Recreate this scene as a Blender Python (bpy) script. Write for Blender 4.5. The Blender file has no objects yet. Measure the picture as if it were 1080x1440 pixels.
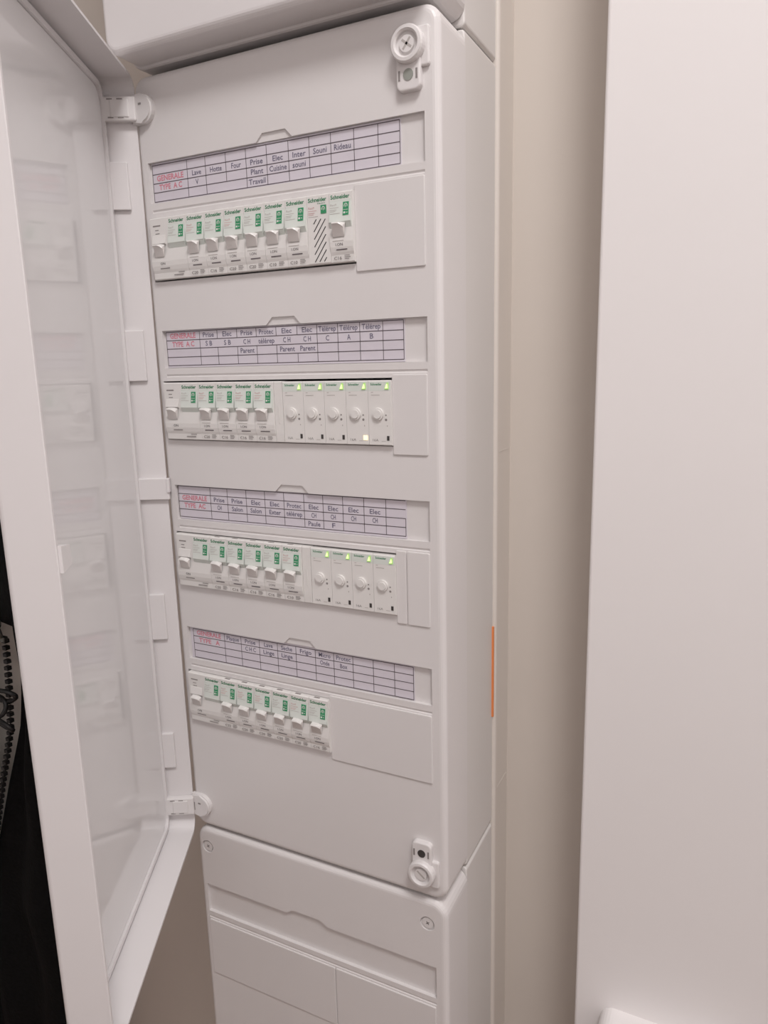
import bpy, bmesh, math, random
from mathutils import Vector, Matrix

random.seed(4)
sc = bpy.context.scene
Z0 = 1.45                      # height of the panel's datum above the floor

# ------------------------------------------------------------------ camera
cam_d = bpy.data.cameras.new('camera')
cam = bpy.data.objects.new('camera', cam_d)
sc.collection.objects.link(cam)
R_ = Vector((0.89608717, 0.44314799, -0.02544878))
U_ = Vector((-0.0672016, 0.19211326, 0.97906917))
F_ = Vector((-0.43876159, 0.87562112, -0.20193048))
m = Matrix((R_, U_, -F_)).transposed().to_4x4()
m.translation = Vector((0.4231, -0.4570, -0.1545 + Z0))
cam.matrix_world = m
cam_d.sensor_fit = 'VERTICAL'
cam_d.sensor_height = 36.0
cam_d.sensor_width = 27.0
cam_d.lens = 1016.56 * 36.0 / 1440.0
cam_d.clip_start = 0.01
sc.camera = cam

# ------------------------------------------------------------------ light
w = bpy.data.worlds.new('room_ambient')
w.use_nodes = True
bg = w.node_tree.nodes['Background']
bg.inputs['Color'].default_value = (1.0, 0.93, 0.88, 1)
bg.inputs['Strength'].default_value = 0.0
sc.world = w


def area(name, loc, target, size, power, col):
    d = bpy.data.lights.new(name, 'AREA')
    d.shape = 'DISK'
    d.size = size
    d.energy = power
    d.color = col
    o = bpy.data.objects.new(name, d)
    o.location = (loc[0], loc[1], loc[2] + Z0)
    v = Vector(target) - Vector(loc)
    o.rotation_euler = v.to_track_quat('-Z', 'Y').to_euler()
    sc.collection.objects.link(o)
    return o


area('ceiling_lamp', (0.78, -0.70, 1.02), (0.78, -0.70, 0.0), 0.45, 16.9, (1.0, 0.978, 0.975))

vs = sc.view_settings
vs.view_transform = 'Standard'
vs.look = 'None'
vs.exposure = 0.0
vs.gamma = 1.0
vs.use_curve_mapping = False

# ------------------------------------------------------------------ materials
def srgb(c):
    return tuple(((v / 255) / 12.92 if v / 255 <= .04045 else ((v / 255 + .055) / 1.055) ** 2.4) for v in c)


def mat(name, col, rough=0.45, noise=0.0, scale=60, bump=0.0, metal=0.0, spec=0.5, emit=None, estr=0.0, coat=0.0):
    mt = bpy.data.materials.new(name)
    mt.use_nodes = True
    nt = mt.node_tree
    b = nt.nodes['Principled BSDF']
    c = srgb(col)
    b.inputs['Base Color'].default_value = (*c, 1)
    b.inputs['Roughness'].default_value = rough
    b.inputs['Metallic'].default_value = metal
    b.inputs['Specular IOR Level'].default_value = spec
    if coat:
        b.inputs['Coat Weight'].default_value = coat
        b.inputs['Coat Roughness'].default_value = 0.08
    if emit:
        b.inputs['Emission Color'].default_value = (*srgb(emit), 1)
        b.inputs['Emission Strength'].default_value = estr
    if noise or bump:
        tc = nt.nodes.new('ShaderNodeTexCoord')
        nz = nt.nodes.new('ShaderNodeTexNoise')
        nz.inputs['Scale'].default_value = scale
        nz.inputs['Detail'].default_value = 4
        nt.links.new(tc.outputs['Object'], nz.inputs['Vector'])
        if noise:
            rp = nt.nodes.new('ShaderNodeValToRGB')
            rp.color_ramp.elements[0].position = 0.3
            rp.color_ramp.elements[1].position = 0.7
            rp.color_ramp.elements[0].color = (*[v * (1 - noise) for v in c], 1)
            rp.color_ramp.elements[1].color = (*[min(1, v * (1 + noise)) for v in c], 1)
            nt.links.new(nz.outputs['Fac'], rp.inputs['Fac'])
            nt.links.new(rp.outputs['Color'], b.inputs['Base Color'])
        if bump:
            bp = nt.nodes.new('ShaderNodeBump')
            bp.inputs['Strength'].default_value = bump
            bp.inputs['Distance'].default_value = 0.002
            nt.links.new(nz.outputs['Fac'], bp.inputs['Height'])
            nt.links.new(bp.outputs['Normal'], b.inputs['Normal'])
    return mt


M_white = mat('white_plastic', (224, 220, 219), 0.38, noise=0.015, scale=8)
M_door = mat('door_plastic', (226, 222, 222), 0.3, noise=0.015, scale=8)
M_liner = mat('glossy_liner', (230, 228, 228), 0.07, noise=0.01, scale=6, spec=0.7)
M_base = mat('enclosure_side_plastic', (221, 217, 214), 0.42, noise=0.015, scale=8)
M_mod = mat('breaker_white', (228, 225, 222), 0.35)
M_blank = mat('blanking_plastic', (223, 219, 218), 0.42)
M_tint = mat('pale_green_face', (219, 224, 218), 0.22)
M_lever = mat('grey_lever', (218, 213, 210), 0.35)
M_brand = mat('green_print', (52, 128, 90), 0.6)
M_tag = mat('green_tag', (58, 146, 102), 0.45)
M_grey = mat('grey_print', (140, 134, 132), 0.6)
M_light = mat('faint_grey_print', (182, 176, 172), 0.6)
M_pink = mat('faint_red_print', (205, 160, 160), 0.6)
M_black = mat('black_print', (52, 48, 50), 0.6)
M_dark = mat('dark_slot', (60, 56, 54), 0.5)
M_ink = mat('table_ink', (98, 90, 94), 0.7)
M_text = mat('table_text', (112, 108, 128), 0.7)
M_red = mat('red_ink', (216, 136, 150), 0.7)
M_paper = mat('label_paper', (215, 209, 217), 0.7, noise=0.015, scale=90)
M_led = mat('green_led', (215, 250, 170), 0.3, emit=(214, 255, 160), estr=1.0)
M_ledrim = mat('green_led_window', (190, 220, 150), 0.3, emit=(150, 220, 80), estr=0.22)
M_amber = mat('amber_led', (255, 235, 190), 0.3, emit=(255, 224, 160), estr=1.5)
M_seal = mat('grey_seal', (150, 153, 146), 0.4)
M_orange = mat('orange_tape', (232, 140, 84), 0.5)
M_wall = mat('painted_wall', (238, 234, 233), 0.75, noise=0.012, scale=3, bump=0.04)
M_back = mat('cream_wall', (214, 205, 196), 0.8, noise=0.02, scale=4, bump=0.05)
M_trunk = mat('trunking_plastic', (222, 214, 206), 0.4, noise=0.01, scale=6)
M_floor = mat('floor_tile', (142, 110, 86), 0.5, noise=0.05, scale=8)
M_cloth = mat('black_cloth', (16, 16, 17), 0.9, noise=0.25, scale=220, bump=0.4, spec=0.15)
M_metal = mat('dark_metal', (120, 122, 118), 0.3, metal=1.0)
M_cord = mat('black_cord', (24, 23, 23), 0.55)

# ------------------------------------------------------------------ helpers
COL = sc.collection


def mesh_from(bm, name, material=None, smooth=False, recalc=True):
    if recalc:
        bmesh.ops.recalc_face_normals(bm, faces=bm.faces)
    me = bpy.data.meshes.new(name)
    bm.to_mesh(me)
    bm.free()
    if material:
        mats = material if isinstance(material, (list, tuple)) else [material]
        for mm in mats:
            me.materials.append(mm)
    if smooth:
        for p in me.polygons:
            p.use_smooth = True
    return me


def put(name, me, parent=None, loc=(0, 0, 0)):
    o = bpy.data.objects.new(name, me)
    COL.objects.link(o)
    o.location = loc
    if parent:
        o.parent = parent
    return o


def thing(name, label, cat, loc=(0, 0, 0), group=None, rotz=0.0):
    o = bpy.data.objects.new(name, None)
    o.empty_display_size = 0.02
    COL.objects.link(o)
    o.location = loc
    o.rotation_euler = (0, 0, rotz)
    return tag(o, label, cat, group)


def tag(o, label, cat, group=None):
    o['label'] = label
    o['category'] = cat
    if group:
        o['group'] = group
    return o


def struct(name, me):
    o = put(name, me)
    o['kind'] = 'structure'
    return o


def box(bm, x0, x1, y0, y1, z0, z1, bev=0.0, seg=2):
    r = bmesh.ops.create_cube(bm, size=1.0)
    vsx = r['verts']
    for v in vsx:
        v.co = Vector(((x0 + x1) / 2 + v.co.x * (x1 - x0), (y0 + y1) / 2 + v.co.y * (y1 - y0), (z0 + z1) / 2 + v.co.z * (z1 - z0)))
    if bev:
        es = list({e for v in vsx for e in v.link_edges})
        bmesh.ops.bevel(bm, geom=es, offset=bev, segments=seg, affect='EDGES', profile=0.5)


def bx(*a, **k):
    bm = bmesh.new()
    box(bm, *a, **k)
    return bm


def prism(bm, pts, axis, a, b):
    """closed outline pts (2-D) extruded from a to b along axis ('x': pts=(y,z), 'y': pts=(x,z))"""
    def P(p, t):
        return (t, p[0], p[1]) if axis == 'x' else (p[0], t, p[1])
    v0 = [bm.verts.new(P(p, a)) for p in pts]
    v1 = [bm.verts.new(P(p, b)) for p in pts]
    n = len(pts)
    for i in range(n):
        bm.faces.new((v0[i], v0[(i + 1) % n], v1[(i + 1) % n], v1[i]))
    bm.faces.new(v0)
    bm.faces.new(v1[::-1])


def cyl(bm, cx, cz, r, y0, y1, n=24, r2=None):
    r2 = r if r2 is None else r2
    v0 = [bm.verts.new((cx + r * math.cos(2 * math.pi * i / n), y0, cz + r * math.sin(2 * math.pi * i / n))) for i in range(n)]
    v1 = [bm.verts.new((cx + r2 * math.cos(2 * math.pi * i / n), y1, cz + r2 * math.sin(2 * math.pi * i / n))) for i in range(n)]
    for i in range(n):
        bm.faces.new((v0[i], v0[(i + 1) % n], v1[(i + 1) % n], v1[i]))
    bm.faces.new(v0)
    bm.faces.new(v1[::-1])


def rrect(x0, x1, z0, z1, r, n=7, inset=0.0):
    """rounded rectangle outline; r = one radius or four (low-left, low-right, up-right, up-left)"""
    rs = [r] * 4 if not isinstance(r, (list, tuple)) else list(r)
    x0 += inset; x1 -= inset; z0 += inset; z1 -= inset
    rs = [max(q - inset, 0.0006) for q in rs]
    out = []
    cs = [(x0 + rs[0], z0 + rs[0], 180), (x1 - rs[1], z0 + rs[1], 270), (x1 - rs[2], z1 - rs[2], 0), (x0 + rs[3], z1 - rs[3], 90)]
    for (cx, cz, a0), q in zip(cs, rs):
        for i in range(n + 1):
            a = math.radians(a0 + 90 * i / n)
            out.append((cx + q * math.cos(a), cz + q * math.sin(a)))
    return out


def loft(bm, loops, cap0=True, cap1=True):
    """loops: list of (outline, y)"""
    rows = [[bm.verts.new((p[0], y, p[1])) for p in pts] for pts, y in loops]
    n = len(rows[0])
    for a, b in zip(rows, rows[1:]):
        for i in range(n):
            bm.faces.new((a[i], a[(i + 1) % n], b[(i + 1) % n], b[i]))
    if cap0:
        bm.faces.new(rows[0][::-1])
    if cap1:
        bm.faces.new(rows[-1])


def round_block(bm, x0, x1, z0, z1, yf, yb, r, f, fn=5, n=7):
    """rounded-rectangle block with a filleted front edge (front is -y)"""
    loops = [(rrect(x0, x1, z0, z1, r, n), yb)]
    for i in range(fn + 1):
        a = math.pi / 2 * i / fn
        loops.append((rrect(x0, x1, z0, z1, r, n, inset=f * (1 - math.cos(a))), yf + f * (1 - math.sin(a))))
    loft(bm, loops)


def boolean(me, cutter_bms, name):
    o = put('tmp_body', me)
    cm = bpy.data.meshes.new('cut')
    cb = bmesh.new()
    for c in cutter_bms:
        bmesh.ops.recalc_face_normals(c, faces=c.faces)
        t = bpy.data.meshes.new('t')
        c.to_mesh(t)
        c.free()
        cb.from_mesh(t)
        bpy.data.meshes.remove(t)
    cb.to_mesh(cm)
    cb.free()
    co = put('tmp_cut', cm)
    md = o.modifiers.new('b', 'BOOLEAN')
    md.object = co
    md.operation = 'DIFFERENCE'
    md.solver = 'EXACT'
    md.use_self = True
    dg = bpy.context.evaluated_depsgraph_get()
    dg.update()
    out = bpy.data.meshes.new_from_object(o.evaluated_get(dg))
    out.name = name
    bpy.data.objects.remove(o)
    bpy.data.objects.remove(co)
    bpy.data.meshes.remove(cm)
    return out


TXT = {}


def text_mesh(s, size, bold=0.0, squash=1.0):
    """flat lettering in the XZ plane facing -y, origin at its baseline centre; returns (verts, faces)"""
    k = (s, size, bold, squash)
    if k in TXT:
        return TXT[k]
    c = bpy.data.curves.new('t', 'FONT')
    c.body = s
    c.size = size
    c.align_x = 'CENTER'
    c.offset = bold
    c.resolution_u = 2
    o = bpy.data.objects.new('t', c)
    COL.objects.link(o)
    dg = bpy.context.evaluated_depsgraph_get()
    dg.update()
    me = bpy.data.meshes.new_from_object(o.evaluated_get(dg))
    vv = [(v.co.x * squash, v.co.y) for v in me.vertices]
    ff = [tuple(p.vertices) for p in me.polygons]
    bpy.data.objects.remove(o)
    bpy.data.meshes.remove(me)
    bpy.data.curves.remove(c)
    TXT[k] = (vv, ff)
    return TXT[k]


def add_text(bm, s, size, x, z, y, mi=0, bold=0.0, width=None, slope=None):
    vv, ff = text_mesh(s, size, bold)
    sx = 1.0
    if width:
        ww = max(v[0] for v in vv) - min(v[0] for v in vv)
        sx = width / ww
    vs_ = [bm.verts.new((x + v[0] * sx, (y if slope is None else slope(z + v[1])), z + v[1])) for v in vv]
    for f in ff:
        try:
            fc = bm.faces.new([vs_[i] for i in f])
            fc.material_index = mi
        except ValueError:
            pass


def flat(bm, x0, x1, z0, z1, y, mi=0):
    f = bm.faces.new([bm.verts.new(p) for p in ((x0, y, z0), (x1, y, z0), (x1, y, z1), (x0, y, z1))])
    f.material_index = mi


# ------------------------------------------------------------------ setting
XL, XR, YN, ZC = -1.15, 1.55, -1.35, 1.05        # the hallway: left and right walls, wall behind the viewer, ceiling
struct('floor', mesh_from(bx(XL - 0.1, XR + 0.1, YN - 0.1, 0.35, -Z0 - 0.1, -Z0), 'floor', M_floor))
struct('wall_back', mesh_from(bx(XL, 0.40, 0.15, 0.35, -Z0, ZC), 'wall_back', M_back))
struct('wall_left', mesh_from(bx(XL - 0.1, XL, YN, 0.35, -Z0, ZC), 'wall_left', M_wall))
struct('wall_front', mesh_from(bx(XL - 0.1, XR + 0.1, YN - 0.1, YN, -Z0, ZC), 'wall_front', M_wall))
struct('wall_east', mesh_from(bx(XR, XR + 0.1, YN, 0.35, -Z0, ZC), 'wall_east', M_wall))
struct('ceiling', mesh_from(bx(XL - 0.1, XR + 0.1, YN - 0.1, 0.35, ZC, ZC + 0.1), 'ceiling', M_wall))
bm = bmesh.new()
WY = 0.08
box(bm, 0.3255, XR, WY, 0.25, -Z0, ZC, bev=0.0022, seg=3)
struct('wall_right', mesh_from(bm, 'wall_right', M_wall))

# cable trunking the three enclosures are fixed to
bm = bmesh.new()
round_block(bm, -0.0125, 0.2425, -Z0, 1.05, 0.1135, 0.15, 0.0012, 0.003)
t = thing('cable_trunking', 'tall white plastic trunking backplate running up the wall behind the enclosures', 'trunking', (0, 0, 0))
put('backplate', mesh_from(bm, 'backplate', M_trunk), t)
for z in (-0.229, -0.537):
    put('joint_line', mesh_from(bx(0.2424, 0.2427, 0.119, 0.147, z - 0.0004, z + 0.0004), 'joint_line', M_trunk), t)

# ------------------------------------------------------------------ enclosures
PX0, PX1 = -0.0102, 0.2402
ROW = [0.0, -0.125, -0.250, -0.375]


def base_mesh(zb, zt):
    bm = bmesh.new()
    round_block(bm, PX0 + 0.0008, PX1 - 0.0008, zb, zt, 0.0472, 0.1133, 0.003, 0.0012, fn=2, n=4)
    return mesh_from(bm, 'enclosure_base', M_base)


def window_cut(x0, x1, zt, zb, depth, nx0, nx1, nh):
    a = bmesh.new()
    prism(a, [(x0, zb), (x1, zb), (x1, zt), (x0, zt)], 'y', -0.01, depth)
    b = bmesh.new()
    nd = depth * 0.45
    prism(b, [(nx0, zt - 0.001), (nx1, zt - 0.001), (nx1 - 0.0062, zt + nh), (nx0 + 0.0066, zt + nh)], 'y', -0.01, nd)
    return [a, b]


panel = thing('electrical_panel', 'open white four-row electrical distribution panel with hinged door and label windows', 'electrical panel')
put('enclosure_base', base_mesh(-0.5690, 0.0612), panel)

bm = bmesh.new()
round_block(bm, PX0, PX1, -0.5690, 0.0610, 0.0, 0.0466, 0.0115, 0.0048)
cover = mesh_from(bm, 'front_cover', M_white)
# right-hand limit of the modules in each row, then blanking plates
MODR = [0.1790, 0.2038, 0.2038, 0.1422]
GAPS = [(0.0404, 0.0875), (0.0396, 0.0872), (0.0398, 0.0868), (0.0403, 0.0867)]


def groove(x0, x1, z):
    """soft shallow channel along x"""
    c = bmesh.new()
    prism(c, [(-0.01, z + 0.0016), (-0.0001, z + 0.0016), (0.0007, z + 0.0004), (0.0007, z - 0.0002), (-0.0001, z - 0.0010), (-0.01, z - 0.0010)], 'x', x0, x1)
    return c


cuts = []
for i, z in enumerate(ROW):
    cuts += window_cut(-0.0010, 0.2298, z, z - 0.0293, 0.0030, 0.0993, 0.1315, 0.0056)
    c = bmesh.new()
    box(c, -0.0036, MODR[i] + 0.0004, -0.01, 0.040, z - GAPS[i][1], z - GAPS[i][0])
    cuts.append(c)
    cuts.append(groove(0.0002, 0.2297, z - 0.0356))
cover = boolean(cover, cuts, 'front_cover')
put('front_cover', cover, panel)

# blanking plates clipped over the unused module places
for i, z in enumerate(ROW):
    x0 = MODR[i] - 0.0006
    spans = [(x0, 0.2296)]
    if i == 2:
        spans = [(x0, 0.2112), (0.2120, 0.2296)]
    for a, b in spans:
        bm = bmesh.new()
        round_block(bm, a, b, z - 0.0930, z - 0.0375, -0.0011, -0.00002, 0.001, 0.0005, fn=2, n=3)
        put('blanking_plate', mesh_from(bm, 'blanking_plate', M_blank), panel)

# ------------------------------------------------------------------ corner latches on the cover
def latch(zc, sgn, disc_mat, dr):
    """sgn -1: seal plate below the knob, +1: above"""
    bm = bmesh.new()
    # seal plate, its rounded end away from the knob
    za, zb = zc - sgn * 0.004, zc + sgn * 0.0255
    lo, hi = min(za, zb), max(za, zb)
    round_block(bm, 0.2128, 0.2292, lo, hi, -0.0046, 0.0, 0.0038, 0.0012, fn=3, n=5)
    # backing strip to the right of the knob
    round_block(bm, 0.2240, 0.2345, zc - 0.0125, zc + 0.0105, -0.0028, 0.0, 0.0018, 0.001, fn=2, n=3)
    o = put('latch', mesh_from(bm, 'latch', M_white), panel)
    # knob: ring with a sunk, slotted face
    bm = bmesh.new()
    n = 32
    prof = [(0.0108, 0.0), (0.0108, -0.0075), (0.0100, -0.0088), (0.0082, -0.0090), (0.0072, -0.0080), (0.0070, -0.0062), (0.0052, -0.0060), (0.0048, -0.0074), (0.0, -0.0074)]
    rows = []
    for r, y in prof[:-1]:
        rows.append([bm.verts.new((0.2215 + r * math.cos(2 * math.pi * k / n), y, zc + r * math.sin(2 * math.pi * k / n))) for k in range(n)])
    for a, b in zip(rows, rows[1:]):
        for k in range(n):
            bm.faces.new((a[k], a[(k + 1) % n], b[(k + 1) % n], b[k]))
    bm.faces.new(rows[-1])
    put('knob', mesh_from(bm, 'knob', M_white), o)
    bm = bmesh.new()
    ang = math.radians(52 if sgn < 0 else -40)
    for th in ((ang, ang + math.pi / 2) if sgn < 0 else (ang,)):
        c, s = math.cos(th), math.sin(th)
        l, wd = 0.0040, 0.0007
        pts = [(-l, -wd), (l, -wd), (l, wd), (-l, wd)]
        f = bm.faces.new([bm.verts.new((0.2215 + p[0] * c - p[1] * s, -0.00748, zc + p[0] * s + p[1] * c)) for p in pts])
    put('screw_slot', mesh_from(bm, 'screw_slot', M_light, recalc=False), o)
    zd = zc + sgn * 0.0165
    bm = bmesh.new()
    cyl(bm, 0.2212, zd, dr, -0.0050, -0.0040, 24)
    put('seal_disc', mesh_from(bm, 'seal_disc', disc_mat), o)
    for dx in (-0.0062, 0.0056):
        put('slot', mesh_from(bx(0.2212 + dx - 0.0006, 0.2212 + dx + 0.0006, -0.0049, -0.0040, zd - 0.0028, zd + 0.0028), 'slot', M_grey), o)


latch(0.0372, -1, M_seal, 0.0034)
latch(-0.5440, 1, M_dark, 0.0032)

# orange strip caught in the seam at the back of the panel's right side
put('edge_tape', mesh_from(bx(0.2392, 0.2410, 0.1115, 0.1134, -0.4640, -0.3800), 'edge_tape', M_orange), panel)['label'] = 'thin orange tape edge in the rear seam'

# ------------------------------------------------------------------ door of the panel
DL, DD = 0.2325, 0.0282
ZB, ZT = -0.5735, 0.0608
door_rot = math.radians(-61.3)
door_loc = (-0.0082, 0.0004, 0.0)
RAD = [0.012, 0.026, 0.026, 0.012]
bm = bmesh.new()
WT = 0.0024
loops = []
f = 0.0035
for i in range(6):
    a = math.pi / 2 * i / 5
    loops.append((rrect(0, DL, ZB, ZT, RAD, 8, inset=f * (1 - math.sin(a))), -DD + f * (1 - math.cos(a))))
loops.append((rrect(0, DL, ZB, ZT, RAD, 8), -0.0004))
loops.append((rrect(0, DL, ZB, ZT, RAD, 8, inset=0.0005), 0.0))
loops.append((rrect(0, DL, ZB, ZT, RAD, 8, inset=WT), 0.0))
loops.append((rrect(0, DL, ZB, ZT, RAD, 8, inset=WT + 0.0003), -DD + WT + 0.0012))
loops.append((rrect(0, DL, ZB, ZT, RAD, 8, inset=WT + 0.0015), -DD + WT))
loft(bm, loops)
door = put('door', mesh_from(bm, 'door', M_door), panel, door_loc)
door.rotation_euler = (-0.0035, 0, door_rot)
door['label'] = 'white panel door swung open towards the viewer'
fl = -DD + WT            # inner floor of the door
# glossy liner sheet and its raised border
bm = bmesh.new()
loft(bm, [(rrect(0.0085, DL - 0.0065, ZB + 0.0095, ZT - 0.0095, RAD, 8), fl), (rrect(0.0085, DL - 0.0065, ZB + 0.0095, ZT - 0.0095, RAD, 8, inset=0.0003), fl + 0.0014)])
put('liner', mesh_from(bm, 'liner', M_liner), door)['label'] = 'glossy grey-white inner sheet mirroring the panel'
bm = bmesh.new()
o_ = rrect(0.0048, DL - 0.0035, ZB + 0.0058, ZT - 0.0058, RAD, 8)
i_ = rrect(0.0048, DL - 0.0035, ZB + 0.0058, ZT - 0.0058, RAD, 8, inset=0.0036)
rows = [[bm.verts.new((p[0], y, p[1])) for p in pts] for pts, y in ((o_, fl - 0.0002), (o_, fl + 0.0036), (i_, fl + 0.0036), (i_, fl - 0.0002))]
n = len(o_)
for a, b in zip(rows, rows[1:] + rows[:1]):
    for k in range(n):
        bm.faces.new((a[k], a[(k + 1) % n], b[(k + 1) % n], b[k]))
put('liner_border', mesh_from(bm, 'liner_border', M_door), door)
# clips on the hinge flange
for z1, z0, y1 in ((0.0010, -0.0335, -0.0092), (-0.1240, -0.1640, -0.0082), (-0.3450, -0.3860, -0.0098), (-0.4755, -0.5090, -0.0122)):
    put('clip', mesh_from(bx(WT - 0.0002, 0.0056, fl, y1, z0, z1, bev=0.0006), 'clip', M_door), door)
bm = bmesh.new()
box(bm, WT - 0.0002, 0.0060, fl, 0.0022, -0.2620, -0.2440, bev=0.0006)
box(bm, WT - 0.0002, 0.0072, 0.0006, 0.0030, -0.2560, -0.2440, bev=0.0005)
put('catch', mesh_from(bm, 'catch', M_door), door)
# finger catch on the free flange
bm = bmesh.new()
prism(bm, [(DL - 0.0140, 0.0018), (DL - WT + 0.0004, 0.0018), (DL - WT + 0.0004, -0.0100), (DL - 0.0140, -0.0060)], 'y', 0, 1)
for v in bm.verts:                # outline was (x, y): lay it flat and extrude it in z
    x, t_, yy = v.co
    v.co = Vector((x, yy, -0.2600 + 0.0150 * t_ + (0.002 if x < DL - 0.01 else 0) * (1 - 2 * t_)))
put('finger_catch', mesh_from(bm, 'finger_catch', M_door), door)
# hinges: an arm inside the door and a rounded boss on the cover
for zc, s in ((0.0375, 1), (-0.5470, -1)):
    bm = bmesh.new()
    box(bm, WT, 0.0085, fl + 0.001, 0.0015, zc - 0.0085, zc + 0.0085, bev=0.0012)
    box(bm, WT, 0.0092, -0.0175, -0.0035, zc - 0.0062, zc + 0.0062, bev=0.0008)
    h = put('hinge_arm', mesh_from(bm, 'hinge_arm', M_white), door)
    bm = bmesh.new()
    for dz in (-0.0068, 0.0060):
        for yy in (-0.0195, -0.0120):
            box(bm, 0.0086, 0.00872, yy, yy + 0.0042, zc + dz, zc + dz + 0.0009)
    put('slot', mesh_from(bm, 'slot', M_grey), h)
    bm = bmesh.new()
    pts = [(-0.0090, zc - 0.0105)]
    for k in range(13):
        a = math.radians(-90 + 180 * k / 12)
        pts.append((0.0005 + 0.0108 * math.cos(a), zc + 0.0105 * math.sin(a)))
    pts.append((-0.0090, zc + 0.0105))
    prism(bm, pts, 'y', -0.0050, 0.0)
    bmesh.ops.bevel(bm, geom=[e for e in bm.edges if abs(e.verts[0].co.y + 0.005) < 1e-5 and abs(e.verts[1].co.y + 0.005) < 1e-5], offset=0.0014, segments=3, affect='EDGES')
    hb = put('hinge_boss', mesh_from(bm, 'hinge_boss', M_white), panel)
    bm = bmesh.new()
    box(bm, -0.0070, -0.0050, -0.0052, -0.0045, zc - 0.0048, zc + 0.0030)
    box(bm, -0.0010, 0.0018, -0.0052, -0.0045, zc + 0.0022, zc + 0.0036)
    put('slot', mesh_from(bm, 'slot', M_grey), hb)

# ------------------------------------------------------------------ upper and lower enclosures
up = thing('upper_enclosure', 'white closed enclosure above the open panel, cut off by the top of the frame', 'enclosure')
put('enclosure_base', base_mesh(0.0625, 0.42), up)
bm = bmesh.new()
round_block(bm, PX0, PX1, 0.0655, 0.42, 0.0006, 0.0466, 0.0115, 0.002, fn=2)
put('front_cover', mesh_from(bm, 'front_cover', M_white), up)
bm = bmesh.new()
round_block(bm, PX0, PX1, 0.0672, 0.42, -0.0245, 0.0, 0.0125, 0.0045)
put('door', mesh_from(bm, 'door', M_door), up)

low = thing('lower_enclosure', 'white closed enclosure below the open panel with blank label window and corner screws', 'enclosure')
put('enclosure_base', base_mesh(-1.08, -0.5712), low)
bm = bmesh.new()
round_block(bm, PX0, PX1, -1.08, -0.5714, 0.0, 0.0466, 0.0135, 0.0050)
lc = mesh_from(bm, 'front_cover', M_white)
cuts = window_cut(-0.0030, 0.2305, -0.6318, -0.6612, 0.0030, 0.0900, 0.1260, -0.0)
cuts.pop()
b = bmesh.new()                  # here the finger notch dips upward only a little
prism(b, [(0.0850, -0.6328), (0.1300, -0.6328), (0.1215, -0.6272), (0.0935, -0.6272)], 'y', -0.01, 0.0026)
cuts.append(b)
for sx, sz in ((0.0016, -0.5912), (0.2232, -0.5932)):
    c = bmesh.new()
    cyl(c, sx, sz, 0.0062, -0.01, 0.0018, 28)
    cuts.append(c)
cuts.append(groove(-0.0030, 0.2305, -0.6672))
lc = boolean(lc, cuts, 'front_cover')
put('front_cover', lc, low)
for sx, sz in ((0.0016, -0.5912), (0.2232, -0.5932)):
    bm = bmesh.new()
    cyl(bm, sx, sz, 0.0048, 0.0007, 0.0015, 24, r2=0.0050)
    s_ = put('screw', mesh_from(bm, 'screw', M_white), low)
    bm = bmesh.new()
    for th in (0.6, 0.6 + math.pi / 2):
        c, s = math.cos(th), math.sin(th)
        pts = [(-0.0017, -0.0004), (0.0017, -0.0004), (0.0017, 0.0004), (-0.0017, 0.0004)]
        bm.faces.new([bm.verts.new((sx + p[0] * c - p[1] * s, 0.00062, sz + p[0] * s + p[1] * c)) for p in pts])
    put('cross_slot', mesh_from(bm, 'cross_slot', M_grey, recalc=False), s_)
for a, b in ((-0.0025, 0.1352), (0.1360, 0.2300)):
    bm = bmesh.new()
    round_block(bm, a, b, -0.7290, -0.6695, -0.0011, -0.00002, 0.001, 0.0005, fn=2, n=3)
    put('blanking_plate', mesh_from(bm, 'blanking_plate', M_blank), low)

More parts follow.
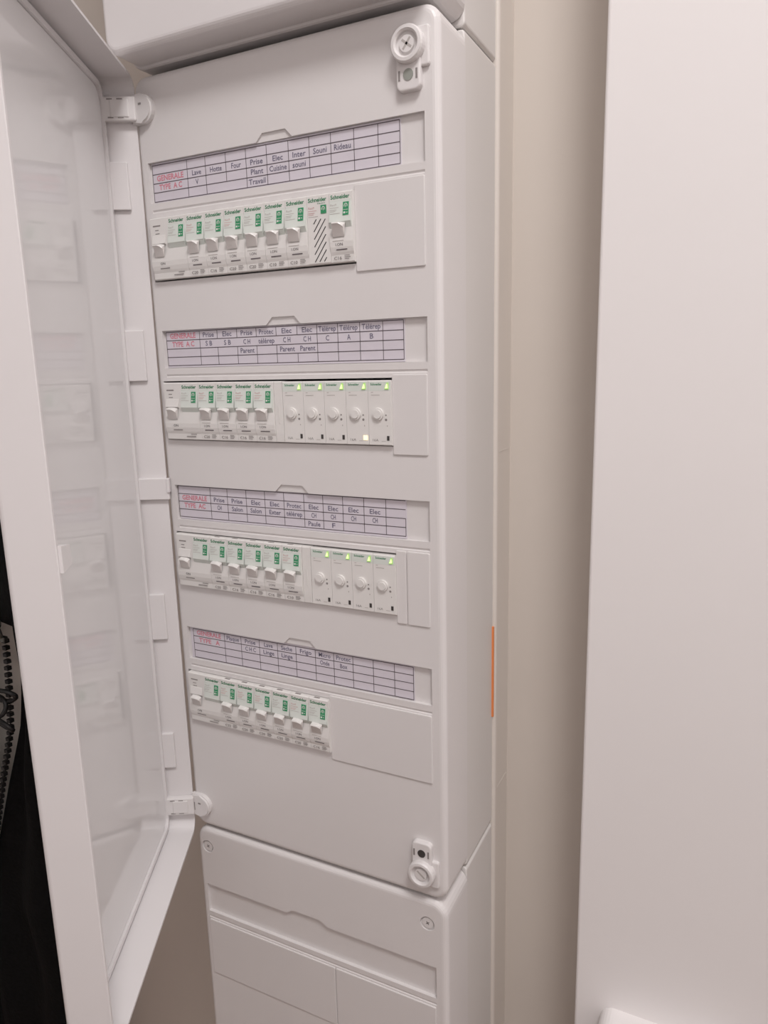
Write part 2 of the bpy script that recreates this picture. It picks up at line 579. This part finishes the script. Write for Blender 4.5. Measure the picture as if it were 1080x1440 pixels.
# ------------------------------------------------------------------ printed circuit cards
XC = [0.0010, 0.0350, 0.0524, 0.0712, 0.0893, 0.1073, 0.1257, 0.1427, 0.1599, 0.1777, 0.1957, 0.2114]
CARDS = [
    (-0.0017, 4, 0, [(1, 'GENERALE', 0), (2, 'TYPE  A C', 0), (1, 'Lave', 1), (2, 'V', 1), (1, 'Hotte', 2), (1, 'Four', 3), (1, 'Prise', 4), (2, 'Plant', 4), (3, 'Travail', 4), (1, 'Elec', 5), (2, 'Cuisine', 5), (1, 'Inter', 6), (2, 'souni', 6), (1, 'Souni', 7), (1, 'Rideau', 8)],
     'top row', 'Lave, Hotte, Four and Rideau'),
    (-0.0012, 4, 0, [(0, 'GENERALE', 0), (1, 'TYPE  A C', 0), (0, 'Prise', 1), (1, 'S B', 1), (0, 'Elec', 2), (1, 'S B', 2), (0, 'Prise', 3), (1, 'C H', 3), (2, 'Parent', 3), (0, 'Protec', 4), (1, 'télérep', 4), (0, 'Elec', 5), (1, 'C H', 5), (2, 'Parent', 5), (0, 'Elec', 6), (1, 'C H', 6), (2, 'Parent', 6), (0, 'Télérep', 7), (1, 'C', 7), (0, 'Télérep', 8), (1, 'A', 8), (0, 'Télérep', 9), (1, 'B', 9)],
     'second row', 'Télérep C, A and B'),
    (-0.0010, 4, -0.0012, [(1, 'GENERALE', 0), (2, 'TYPE  AC', 0), (1, 'Prise', 1), (2, 'CH', 1), (1, 'Prise', 2), (2, 'Salon', 2), (1, 'Elec', 3), (2, 'Salon', 3), (1, 'Elec', 4), (2, 'Exter', 4), (1, 'Protec', 5), (2, 'télérep', 5), (1, 'Elec', 6), (2, 'CH', 6), (3, 'Paule', 6), (1, 'Elec', 7), (2, 'CH', 7), (3, 'F', 7), (1, 'Elec', 8), (2, 'CH', 8), (1, 'Elec', 9), (2, 'CH', 9)],
     'third row', 'Salon, Exter and Paule'),
    (-0.0022, 4, 0.0026, [(0, 'GENERALE', 0), (1, 'TYPE   A', 0), (0, 'Plaque', 1), (0, 'Prise', 2), (1, 'C H C', 2), (0, 'Lave', 3), (1, 'Linge', 3), (0, 'Seche', 4), (1, 'Linge', 4), (0, 'Frigo', 5), (0, 'Micro', 6), (1, 'Onde', 6), (0, 'Protec', 7), (1, 'Box', 7)],
     'bottom row', 'Plaque, Frigo and Micro Onde'),
]
RH = 0.00655
for ci, (ztop, nr, dx, cells, rowname, words) in enumerate(CARDS):
    z = ROW[ci]
    YC = 0.0024                      # printed face
    c = thing('label_card', 'printed card in the %s window listing %s' % (rowname, words), 'label card', (0, 0, z), 'printed circuit cards in the label windows')
    put('paper', mesh_from(bx(0.0006, 0.2122 + dx, YC, 0.00295, -0.0289, -0.0004), 'paper', M_paper), c)
    bm = bmesh.new()
    lw = 0.00030
    zr = [ztop - RH * k for k in range(nr + 1)]
    for k, zz in enumerate(zr):
        flat(bm, XC[0] + dx, XC[-1] + dx, zz - lw, zz + lw, YC - 0.0001)
    for k, xx in enumerate(XC):
        if ci == 2 and k == len(XC) - 1:
            z_hi = zr[2]
        else:
            z_hi = zr[0]
        # the photo's second card leaves some dividers out between filled cells
        if ci == 1 and 2 <= k <= 6:
            flat(bm, xx + dx - lw * .8, xx + dx + lw * .8, zr[1], zr[0], YC - 0.0001)
            flat(bm, xx + dx - lw * .8, xx + dx + lw * .8, zr[4], zr[2] if k != 6 else zr[3], YC - 0.0001)
        elif ci == 0 and k == 3:
            flat(bm, xx + dx - lw * .8, xx + dx + lw * .8, zr[3], z_hi, YC - 0.0001)
        else:
            flat(bm, xx + dx - lw * .8, xx + dx + lw * .8, zr[4], z_hi, YC - 0.0001)
    put('grid', mesh_from(bm, 'grid', M_ink, recalc=False), c)
    bm = bmesh.new()
    for r, s, col in cells:
        a, b_ = XC[col] + dx, XC[col + 1] + dx
        red = col == 0
        size = 0.0056 if red else 0.0052
        wmax = (0.0262 if r == cells[0][0] else 0.0225) if red else min(len(s) * 0.00216, 0.0146)
        if len(s) == 1:
            wmax = 0.0028
        add_text(bm, s, size, (a + b_) / 2, zr[r + 1] + 0.0016, YC - 0.00012, mi=1 if red else 0, bold=0.00013 if red else 0.00006, width=wmax)
    put('lettering', mesh_from(bm, 'lettering', [M_text, M_red], recalc=False), c)

# ------------------------------------------------------------------ modules
MW = 0.0179
YF = -0.0040
NOSE = [(0.030, -0.0408), (-0.0030, -0.0408), (YF, -0.0416), (YF, -0.0620), (-0.0048, -0.0690), (-0.0052, -0.0730), (-0.0050, -0.0765), (-0.0043, -0.0796), (-0.0036, -0.0815), (-0.0034, -0.0858), (-0.0024, -0.0864), (0.030, -0.0864)]


def nose_y(z):
    for (y0, z0), (y1, z1) in zip(NOSE[1:], NOSE[2:]):
        if z1 <= z <= z0 and z0 > z1:
            return y0 + (y1 - y0) * (z0 - z) / (z0 - z1)
    return YF


MC = {}


def cached(key, fn):
    if key not in MC:
        MC[key] = fn()
    return MC[key]


def m_body(w_):
    bm = bmesh.new()
    prism(bm, NOSE, 'x', 0.0001, w_ - 0.0001)
    # the small slots along the top edge
    return mesh_from(bm, 'body', M_mod)


def slope_y(z):
    """front of the sloping face plate above the lever"""
    return -0.0043 if z > -0.0475 else -0.0043 - 0.0018 * (-0.0475 - z) / 0.0129


def flat_y_(z):
    return YF


def flat_s(bm, x0, x1, z0, z1, sl, off, mi=0):
    f_ = bm.faces.new([bm.verts.new((x, sl(z) - off, z)) for x, z in ((x0, z0), (x1, z0), (x1, z1), (x0, z1))])
    f_.material_index = mi


def m_face(x0, x1):
    bm = bmesh.new()
    prism(bm, [(YF + 0.0004, -0.0462), (-0.0043, -0.0462), (-0.0043, -0.0475), (slope_y(-0.0604), -0.0604), (slope_y(-0.0604) + 0.0004, -0.0608), (-0.0038, -0.0650)], 'x', x0, x1)
    return mesh_from(bm, 'face_plate', M_tint)


def m_lever(dx):
    """rocker lever sticking out of the module: white top and rim, greyer underside and side"""
    bm = bmesh.new()
    V = lambda x, y, z: bm.verts.new((x + dx, y, z))
    n = 6
    dr = lambda i: max(0, (i / n - .5) / .5) ** 2
    tip_x = [0.0040 + 0.0078 * i / n for i in range(n + 1)]
    top_r = [V(0.0034 + 0.0092 * i / n, -0.0056, -0.0604 - 0.0010 * dr(i)) for i in range(n + 1)]
    tip_t = [V(tip_x[i], -0.0094 + 0.0018 * dr(i), -0.0611 - 0.0020 * dr(i)) for i in range(n + 1)]
    tip_b = [V(tip_x[i], -0.0098 + 0.0018 * dr(i), -0.0619 - 0.0022 * dr(i)) for i in range(n + 1)]
    tip_u = [V(tip_x[i] + 0.0002, -0.0088 + 0.0014 * dr(i), -0.0625 - 0.0022 * dr(i)) for i in range(n + 1)]
    bot_r = [V(0.0026 + 0.0090 * i / n, -0.0056, -0.0698) for i in range(n + 1)]
    rows = [top_r, tip_t, tip_b, tip_u, bot_r]
    for k, (a, b_) in enumerate(zip(rows, rows[1:])):
        for i in range(n):
            f_ = bm.faces.new((a[i], a[i + 1], b_[i + 1], b_[i]))
            f_.material_index = 1 if k == 3 else 0
    for side in (0, n):
        f_ = bm.faces.new([r[side] for r in rows])
        f_.material_index = 1
    return mesh_from(bm, 'lever', [M_mod, M_lever])


def m_brand(xc, wdt, y=YF):
    bm = bmesh.new()
    add_text(bm, 'Schneider', 0.0036, xc, -0.0455, y - 0.0001, bold=0.00010, width=wdt)
    add_text(bm, 'Electric', 0.0016, xc + wdt * 0.22, -0.0472, y - 0.0001, width=wdt * 0.42)
    return mesh_from(bm, 'brand_print', M_brand, recalc=False)


def m_lines(x, pink, sl):
    bm = bmesh.new()
    add_text(bm, 'Resi9', 0.0021, x + 0.0026, -0.0500, 0, mi=1 if pink else 0, width=0.0046, slope=lambda z: sl(z) - 0.0001)
    for k, (l, zz) in enumerate(((0.0068, -0.0512), (0.0052, -0.0526), (0.0044, -0.0536), (0.0078, -0.0550))):
        flat_s(bm, x, x + l, zz - 0.00016, zz + 0.00016, sl, 0.0001, 1 if pink and k < 3 else 0)
    return mesh_from(bm, 'fine_print', [M_light, M_pink], recalc=False)


def m_tag(x, short, sl):
    bm = bmesh.new()
    zb = -0.0535 if short else -0.0566
    prism(bm, [(sl(-0.0480) + 0.0003, -0.0480), (sl(-0.0480) - 0.0003, -0.0480), (sl(zb) - 0.0003, zb), (sl(zb) + 0.0003, zb)], 'x', x, x + 0.0044)
    return mesh_from(bm, 'green_tag', M_tag)


def m_tagmark(x, short, sl):
    bm = bmesh.new()
    cx, cz = x + 0.0022, -0.0505
    n = 10
    pr_ = None
    for i in range(n + 1):           # arch of the switch symbol
        a = math.radians(-30 + 240 * i / n)
        p = []
        for r in (0.0010, 0.0014):
            z = cz + r * math.sin(a) * 1.15
            p.append(bm.verts.new((cx + r * math.cos(a), sl(z) - 0.00042, z)))
        if pr_:
            bm.faces.new((pr_[0], p[0], p[1], pr_[1]))
        pr_ = p
    o_ = 0.00042
    flat_s(bm, cx - 0.0002, cx + 0.0002, cz - 0.0010, cz + 0.0006, sl, o_)
    if not short:
        flat_s(bm, x + 0.0006, x + 0.0020, -0.0556, -0.0544, sl, o_)
        flat_s(bm, x + 0.0026, x + 0.0038, -0.0552, -0.0548, sl, o_)
        flat_s(bm, x + 0.0004, x + 0.0040, -0.05325, -0.0530, sl, o_)
    return mesh_from(bm, 'tag_symbol', M_mod, recalc=False)


def m_rating(x, s):
    bm = bmesh.new()
    sl = lambda z: nose_y(z) - 0.0002
    flat_y = -0.0040
    add_text(bm, 'I.ON', 0.0026, x + 0.0072, -0.0757, 0, mi=1, width=0.0056, slope=sl)
    # bar under the lever
    z1, z0 = -0.0778, -0.0785
    f_ = bm.faces.new([bm.verts.new(p) for p in ((x + 0.0046, sl(z0), z0), (x + 0.0132, sl(z0), z0), (x + 0.0132, sl(z1), z1), (x + 0.0046, sl(z1), z1))])
    f_.material_index = 1
    z1, z0 = -0.0722, -0.0726
    f_ = bm.faces.new([bm.verts.new(p) for p in ((x + 0.0022, sl(z0), z0), (x + 0.0108, sl(z0), z0), (x + 0.0108, sl(z1), z1), (x + 0.0022, sl(z1), z1))])
    f_.material_index = 2
    add_text(bm, s, 0.0030, x + 0.0052, -0.0845, flat_y, mi=0, bold=0.00004, width=0.0060)
    for k, (l, zz) in enumerate(((0.0040, -0.0820), (0.0046, -0.0831), (0.0036, -0.0842))):
        flat(bm, x + 0.0104, x + 0.0104 + l, zz - 0.00022, zz + 0.00022, flat_y, 0)
    return mesh_from(bm, 'rating_print', [M_grey, M_ink, M_light], recalc=False)


def m_slots(w_):
    bm = bmesh.new()
    k = 0.004
    while k < w_ - 0.002:
        box(bm, k, k + 0.0052, -0.0029, -0.0010, -0.0409, -0.04072)
        k += 0.0179
    return mesh_from(bm, 'top_slot', M_grey)


def put_common(root, x, pink, short=False):
    sl = flat_y_ if short else slope_y
    put('brand_print', cached(('br', x), lambda: m_brand(x + 0.0083, 0.0146)), root)
    put('fine_print', cached(('ln', x, pink, short), lambda: m_lines(x + 0.0008, pink, sl)), root)
    tg = put('green_tag', cached(('tg', x, short), lambda: m_tag(x + 0.0110, short, sl)), root)
    put('tag_symbol', cached(('ts', x, short), lambda: m_tagmark(x + 0.0110, short, sl)), tg)


BG = 'circuit breakers in the panel rows'


def breaker(x, z, s, label, pink):
    r = thing('circuit_breaker', label, 'circuit breaker', (x, 0, z), BG)
    put('body', cached('body1', lambda: m_body(MW)), r)
    put('face_plate', cached('face1', lambda: m_face(0.0003, MW - 0.0010)), r)
    put('lever', cached('lev1', lambda: m_lever(0.0)), r)
    put('top_slot', cached('sl1', lambda: m_slots(MW)), r)
    put_common(r, 0.0, pink)
    put('rating_print', cached(('rt', s), lambda: m_rating(0.0, s)), r)
    return r


def rcd(x, z, label):
    r = thing('residual_current_breaker', label, 'main switch', (x, 0, z), 'double-width main switches at the left of the rows')
    put('body', cached('body2', lambda: m_body(MW * 2)), r)
    put('face_plate', cached('face2', lambda: m_face(MW + 0.0003, 2 * MW - 0.0010)), r)
    put('lever', cached('lev2', lambda: m_lever(0.0020)), r)
    put_common(r, MW, False)

    def marks():
        bm = bmesh.new()
        y = YF - 0.0001
        for k, (a, b_, zz, th) in enumerate(((0.0030, 0.0105, -0.0468, 0.0005), (0.0050, 0.0085, -0.0500, 0.0003), (0.0050, 0.0092, -0.0525, 0.0003))):
            flat(bm, a, b_, zz - th, zz + th, y, 0)
        sl = lambda z_: nose_y(z_) - 0.0002
        add_text(bm, 'ON', 0.0026, 0.0112, -0.0757, 0, mi=1, width=0.0046, slope=sl)
        f_ = bm.faces.new([bm.verts.new(p) for p in ((0.008, sl(-.0787), -.0787), (0.0175, sl(-.0787), -.0787), (0.0175, sl(-.0780), -.0780), (0.008, sl(-.0780), -.0780))])
        flat(bm, 0.0205, 0.0300, -0.0840, -0.0833, -0.0040, 0)
        flat(bm, 0.0250, 0.0310, -0.0820, -0.0815, -0.0040, 0)
        return mesh_from(bm, 'rating_print', [M_grey, M_black], recalc=False)
    put('rating_print', cached('rcdm', marks), r)['kind'] = 'stuff'

    def test_button():
        bm = bmesh.new()
        prism(bm, [(YF + 0.0004, -0.0535), (YF - 0.0003, -0.0538), (-0.0056, -0.0600), (-0.0036, -0.0612)], 'x', 0.0022, 0.0150)
        return mesh_from(bm, 'test_button', M_mod)
    put('test_button', cached('rcdt', test_button), r)
    return r


def relay(x, z, label, amber):
    r = thing('impulse_relay', label, 'relay', (x, 0, z), 'relays with green lamps in the middle rows')
    yb = -0.0030

    def body():
        bm = bmesh.new()
        prism(bm, [(0.030, -0.0412), (yb + 0.0006, -0.0412), (yb, -0.0420), (yb, -0.0858), (yb + 0.0006, -0.0864), (0.030, -0.0864)], 'x', 0.0001, MW - 0.0001)
        return mesh_from(bm, 'body', M_mod)
    put('body', cached('rbody', body), r)

    def prints():
        bm = bmesh.new()
        y = yb - 0.0001
        add_text(bm, 'Schneider', 0.0022, 0.0064, -0.0446, y, mi=0, bold=0.00006, width=0.0088)
        flat(bm, 0.0024, 0.0040, -0.0496, -0.0492, y, 1)
        flat(bm, 0.0024, 0.0090, -0.0515, -0.0511, y, 1)
        add_text(bm, '16A', 0.0026, 0.0048, -0.0836, y, mi=2, width=0.0044)
        flat(bm, 0.0098, 0.0130, -0.0836, -0.0833, y, 1)
        flat(bm, 0.0142, 0.0148, -0.0732, -0.0722, y, 1)
        for zz, rr, mi in ((-0.0652, 0.0006, 2), (-0.0684, 0.0009, 2)):
            vs_ = [bm.verts.new((0.0136 + rr * math.cos(k * math.pi / 5), y, zz + rr * math.sin(k * math.pi / 5))) for k in range(10)]
            bm.faces.new(vs_).material_index = mi
        return mesh_from(bm, 'fine_print', [M_brand, M_light, M_grey], recalc=False)
    put('fine_print', cached('rprint', prints), r)

    def band():
        bm = bmesh.new()
        box(bm, 0.0003, MW - 0.0003, yb - 0.00006, yb + 0.0003, -0.0485, -0.0420)
        return mesh_from(bm, 'face_plate', M_tint)
    put('face_plate', cached('rband', band), r)

    def knob():
        bm = bmesh.new()
        cyl(bm, 0.0076, -0.0645, 0.0042, yb - 0.0014, yb + 0.001, 24, r2=0.0046)
        cyl(bm, 0.0076, -0.0645, 0.0030, yb - 0.0022, yb - 0.001, 20, r2=0.0032)
        return mesh_from(bm, 'knob', M_mod)
    put('knob', cached('rknob', knob), r)

    def lamp_rim():
        bm = bmesh.new()
        prism(bm, [(0.0130, -0.0474), (0.0162, -0.0474), (0.0162, -0.0428), (0.0148, -0.0428)], 'y', yb - 0.0005, yb + 0.0002)
        return mesh_from(bm, 'lamp_window', M_ledrim)

    def lamp():
        bm = bmesh.new()
        prism(bm, [(0.0136, -0.0468), (0.0156, -0.0466), (0.0153, -0.0438), (0.0148, -0.0438)], 'y', yb - 0.0009, yb - 0.0004)
        return mesh_from(bm, 'lamp', M_led)
    lr = put('lamp_window', cached('rrim', lamp_rim), r)
    put('lamp', cached('rlamp', lamp), lr)

    def slot(mt, w_):
        bm = bmesh.new()
        box(bm, 0.0150 - w_, 0.0150 + w_, yb - 0.0003, yb + 0.0006, -0.0828, -0.0796)
        return mesh_from(bm, 'slot', mt)
    if amber:
        put('indicator', cached('rslot_a', lambda: slot(M_amber, 0.0016)), r)['label'] = 'lit amber indicator'
    else:
        put('indicator', cached('rslot', lambda: slot(M_dark, 0.0009)), r)
    return r


def spacer(x0, x1, z, label):
    bm = bmesh.new()
    prism(bm, [(0.030, -0.0408), (-0.0030, -0.0408), (-0.0036, -0.0416), (-0.0036, -0.0790), (-0.0032, -0.0858), (-0.0024, -0.0864), (0.030, -0.0864)], 'x', 0, x1 - x0 - 0.0002)
    box(bm, (x1 - x0) * .45, (x1 - x0) * .45 + 0.0007, -0.0040, -0.0030, -0.0720, -0.0580)
    o = put('spacer_module', mesh_from(bm, 'spacer_module', M_mod), None, (x0, 0, z))
    tag(o, label, 'spacer', 'blank spacers between breakers and relays')


def striped(x, z):
    r = thing('striped_module', 'white blank module with black diagonal stripes, between the Inter souni and Rideau breakers', 'module', (x, 0, z))

    def body():
        bm = bmesh.new()
        prism(bm, [(0.030, -0.0408), (-0.0030, -0.0408), (YF, -0.0416), (YF, -0.0855), (-0.0030, -0.0864), (0.030, -0.0864)], 'x', 0.0001, MW - 0.0001)
        return mesh_from(bm, 'body', M_mod)
    put('body', body(), r)
    put_common(r, 0.0, True, short=True)
    bm = bmesh.new()
    xa, xb, za, zb = 0.0046, 0.0140, -0.0846, -0.0566
    sl, pit, th = 1.35, 0.0050, 0.0013
    k = -6
    while k < 12:
        c0 = za + k * pit
        # line z = c0 + sl*(x-xa), clipped to the block
        pts = []
        x_in = max(xa, xa + (za - c0) / sl)
        x_out = min(xb, xa + (zb - c0) / sl)
        if x_out - x_in > 0.0008:
            pts = [(x_in, c0 + sl * (x_in - xa)), (x_out, c0 + sl * (x_out - xa))]
            flat_pts = [(pts[0][0], pts[0][1]), (pts[0][0] + th * .5, pts[0][1] - th * .2), (pts[1][0] + th * .5, pts[1][1] - th * .2), (pts[1][0], pts[1][1])]
            bm.faces.new([bm.verts.new((p[0], YF - 0.0001, p[1])) for p in flat_pts])
        k += 1
    put('stripe_print', mesh_from(bm, 'stripe_print', M_black, recalc=False), r)


# row 1
R1 = 0.1786
edge = [R1 - MW * k for k in range(9)][::-1]       # left edges from the first breaker on, last = right limit
x_first = R1 - MW * 8
rcd(x_first - 2 * MW, ROW[0], 'double-width main switch at the left end of the top row, by GENERALE TYPE A C')
names1 = [('C20', 'Lave V'), ('C16', 'Hotte'), ('C20', 'Four'), ('C20', 'Prise Plant Travail'), ('C10', 'Elec Cuisine'), ('C10', 'Inter souni')]
for k, (s, nm) in enumerate(names1):
    breaker(x_first + MW * k, ROW[0], s, 'white %s circuit breaker in the top row under the %s label' % (s, nm), k in (0, 2))
striped(x_first + MW * 6, ROW[0])
breaker(x_first + MW * 7, ROW[0], 'C16', 'white C16 circuit breaker at the right end of the top row after the striped module', False)
# row 2
x2 = 0.1066 - MW * 4
rcd(x2 - 2 * MW, ROW[1], 'double-width main switch at the left end of the second row')
for k, (s, nm) in enumerate([('C20', 'Prise S B'), ('C16', 'Elec S B'), ('C16', 'Prise C H Parent'), ('C16', 'Protec télérep')]):
    breaker(x2 + MW * k, ROW[1], s, 'white %s circuit breaker in the second row under the %s label' % (s, nm), k in (0, 2, 3))
xr = 0.2034 - MW * 5
spacer(0.1067, xr, ROW[1], 'narrow blank white spacer left of the relays in the second row')
for k, nm in enumerate(['leftmost relay of the second row, beside the narrow spacer', 'second relay from the left in the second row', 'middle relay of the five in the second row', 'relay with a lit amber indicator at its foot, second row', 'rightmost relay of the second row, beside the blanking plate']):
    relay(xr + MW * k, ROW[1], 'white 16A ' + nm, k == 3)
# row 3
x3 = 0.1243 - MW * 5
rcd(x3 - 2 * MW, ROW[2], 'double-width main switch at the left end of the third row')
for k, (s, nm) in enumerate([('C20', 'Prise CH'), ('C16', 'Prise Salon'), ('C16', 'Elec Salon'), ('C16', 'Elec Exter'), ('C10', 'Protec télérep')]):
    breaker(x3 + MW * k, ROW[2], s, 'white %s circuit breaker in the third row under the %s label' % (s, nm), k == 4)
xr = 0.2034 - MW * 4
spacer(0.1244, xr, ROW[2], 'narrow blank white spacer left of the relays in the third row')
for k, nm in enumerate(['leftmost relay of the third row, beside the narrow spacer', 'second relay from the left in the third row', 'third relay from the left in the third row', 'rightmost relay of the third row, beside the blanking plates']):
    relay(xr + MW * k, ROW[2], 'white 16A ' + nm, False)
# row 4
x4 = 0.1420 - MW * 6
rcd(x4 - 2 * MW + 0.0004, ROW[3], 'double-width main switch at the left end of the bottom row')
for k, (s, nm) in enumerate([('C32', 'Plaque'), ('C20', 'Prise C H C'), ('C20', 'Lave Linge'), ('C20', 'Seche Linge'), ('C20', 'Frigo'), ('C16', 'Micro Onde')]):
    breaker(x4 + MW * k, ROW[3], s, 'white %s circuit breaker in the bottom row under the %s label' % (s, nm), k in (0, 1, 2, 4))

# ------------------------------------------------------------------ box on the right-hand wall
bm = bmesh.new()
round_block(bm, 0.3470, 0.4700, -0.8200, -0.6900, 0.0400, WY, 0.012, 0.012, fn=6)
o = put('wall_box', mesh_from(bm, 'wall_box', M_wall, smooth=False))
tag(o, 'rounded white plastic box on the right wall, cut off by the bottom edge', 'wall box')

# ------------------------------------------------------------------ black jacket hanging behind the door
jk = thing('jacket', 'black zipped jacket with cord loops hanging at the far left behind the open door', 'jacket', (0, 0, 0))
edge_pts = [(-0.3655, -0.440), (-0.3699, -0.5057), (-0.3752, -0.5543), (-0.3815, -0.5946), (-0.3931, -0.6271), (-0.4151, -0.6834), (-0.4481, -0.7778), (-0.4559, -0.8022), (-0.490, -0.88)]


def edge_x(z):
    for (xa, za), (xb, zb) in zip(edge_pts, edge_pts[1:]):
        if zb <= z <= za:
            return xa + (xb - xa) * (za - z) / (za - zb)
    return edge_pts[0][0] if z > edge_pts[0][1] else edge_pts[-1][0]


def cloth(xl, xr_, z0, z1, seed, nx=14, nz=36):
    bm = bmesh.new()
    fr, bk = [], []
    for j in range(nz + 1):
        zz = z1 + (z0 - z1) * j / nz
        ra, rb = [], []
        a, b_ = xl(zz), xr_(zz)
        for i in range(nx + 1):
            t_ = i / nx
            x = a + (b_ - a) * t_
            y = 0.090 - 0.010 * math.sin(t_ * 9 + seed + zz * 5) - 0.006 * math.sin(zz * 31 + t_ * 6 + seed) * t_
            ra.append(bm.verts.new((x, y, zz)))
            rb.append(bm.verts.new((x, y + 0.012, zz)))
        fr.append(ra)
        bk.append(rb)
    for L in (fr, bk):
        for p, q in zip(L, L[1:]):
            for i in range(nx):
                bm.faces.new((p[i], p[i + 1], q[i + 1], q[i]))
    for p, q, p2, q2 in zip(fr, fr[1:], bk, bk[1:]):
        bm.faces.new((p[0], q[0], q2[0], p2[0]))
        bm.faces.new((p[-1], q[-1], q2[-1], p2[-1]))
    for p, p2 in ((fr[0], bk[0]), (fr[-1], bk[-1])):
        for i in range(nx):
            bm.faces.new((p[i], p[i + 1], p2[i + 1], p2[i]))
    return mesh_from(bm, 'cloth', M_cloth, smooth=True)


put('front_panel', cloth(edge_x, lambda z: -0.315 - 0.03 * max(0, -z - 0.75), -1.25, -0.440, 0.4), jk)
put('front_panel', cloth(lambda z: -0.68 + 0.06 * (z + 0.9), lambda z: min(-0.43, edge_x(z) - 0.10 * max(0.0, (z + 0.88) / 0.44) - 0.001), -1.25, -0.440, 2.1), jk)
def lerp_z(pts):
    def f_(z):
        if z >= pts[0][0]:
            return pts[0][1]
        for (za, xa), (zb, xb) in zip(pts, pts[1:]):
            if zb <= z <= za:
                return xa + (xb - xa) * (za - z) / (za - zb)
        return pts[-1][1]
    return f_


put('yoke', cloth(lerp_z([(-0.16, -0.545), (-0.20, -0.600), (-0.25, -0.660), (-0.30, -0.690), (-0.46, -0.685)]), lerp_z([(-0.16, -0.425), (-0.20, -0.375), (-0.25, -0.325), (-0.30, -0.315), (-0.46, -0.312)]), -0.4605, -0.16, 1.2, nz=16), jk)
put('sleeve', cloth(lerp_z([(-0.24, -0.690), (-0.40, -0.745), (-0.90, -0.765)]), lerp_z([(-0.24, -0.640), (-0.40, -0.665), (-0.90, -0.690)]), -0.90, -0.24, 3.3, nx=8, nz=24), jk)
put('collar', cloth(lerp_z([(-0.105, -0.530), (-0.165, -0.548)]), lerp_z([(-0.105, -0.440), (-0.165, -0.422)]), -0.165, -0.105, 0.7, nx=10, nz=5), jk)
put('hanging_loop', mesh_from(bx(-0.489, -0.481, 0.085, 0.152, -0.108, -0.104, bev=0.001), 'hanging_loop', M_cord), jk)
bm = bmesh.new()
zz = -0.475
while zz > -0.83:
    x = edge_x(zz)
    box(bm, x - 0.0034, x + 0.0030, 0.078, 0.084, zz - 0.0024, zz + 0.0024)
    zz -= 0.0090
put('zipper', mesh_from(bm, 'zipper', M_cord), jk)['kind'] = 'stuff'


def torus(bm, c, R, r, rx, rz, nu=18, nv=7, sz=1.0):
    mt_ = Matrix.Rotation(rz, 3, 'Z') @ Matrix.Rotation(rx, 3, 'X')
    rows = []
    for i in range(nu):
        a = 2 * math.pi * i / nu
        row = []
        for j in range(nv):
            b_ = 2 * math.pi * j / nv
            p = Vector(((R + r * math.cos(b_)) * math.cos(a), r * math.sin(b_), (R + r * math.cos(b_)) * math.sin(a) * sz))
            row.append(bm.verts.new(mt_ @ p + Vector(c)))
        rows.append(row)
    for i in range(nu):
        for j in range(nv):
            bm.faces.new((rows[i][j], rows[(i + 1) % nu][j], rows[(i + 1) % nu][(j + 1) % nv], rows[i][(j + 1) % nv]))


bm = bmesh.new()
torus(bm, (-0.369, 0.070, -0.446), 0.0075, 0.0020, 0.3, 0.2, sz=1.3)
torus(bm, (-0.360, 0.070, -0.460), 0.0060, 0.0018, 0.2, -0.6)
box(bm, -0.395, -0.352, 0.068, 0.074, -0.4705, -0.4640, bev=0.001)
put('zip_pull', mesh_from(bm, 'zip_pull', M_metal, smooth=False), jk)
for (c, R, rx, rz, s) in (((-0.378, 0.072, -0.545), 0.020, 0.5, 0.3, 0.55), ((-0.392, 0.070, -0.562), 0.018, -0.4, 0.2, 0.8), ((-0.382, 0.072, -0.584), 0.022, 0.6, -0.2, 0.5)):
    bm = bmesh.new()
    torus(bm, c, R, 0.0030, rx, rz, sz=s)
    put('cord_loop', mesh_from(bm, 'cord_loop', M_cord, smooth=True), jk)

# ------------------------------------------------------------------ lift the whole set to its height above the floor
for o in list(COL.objects):
    if o.parent is None and o.type in {'MESH', 'EMPTY'}:
        o.location.z += Z0
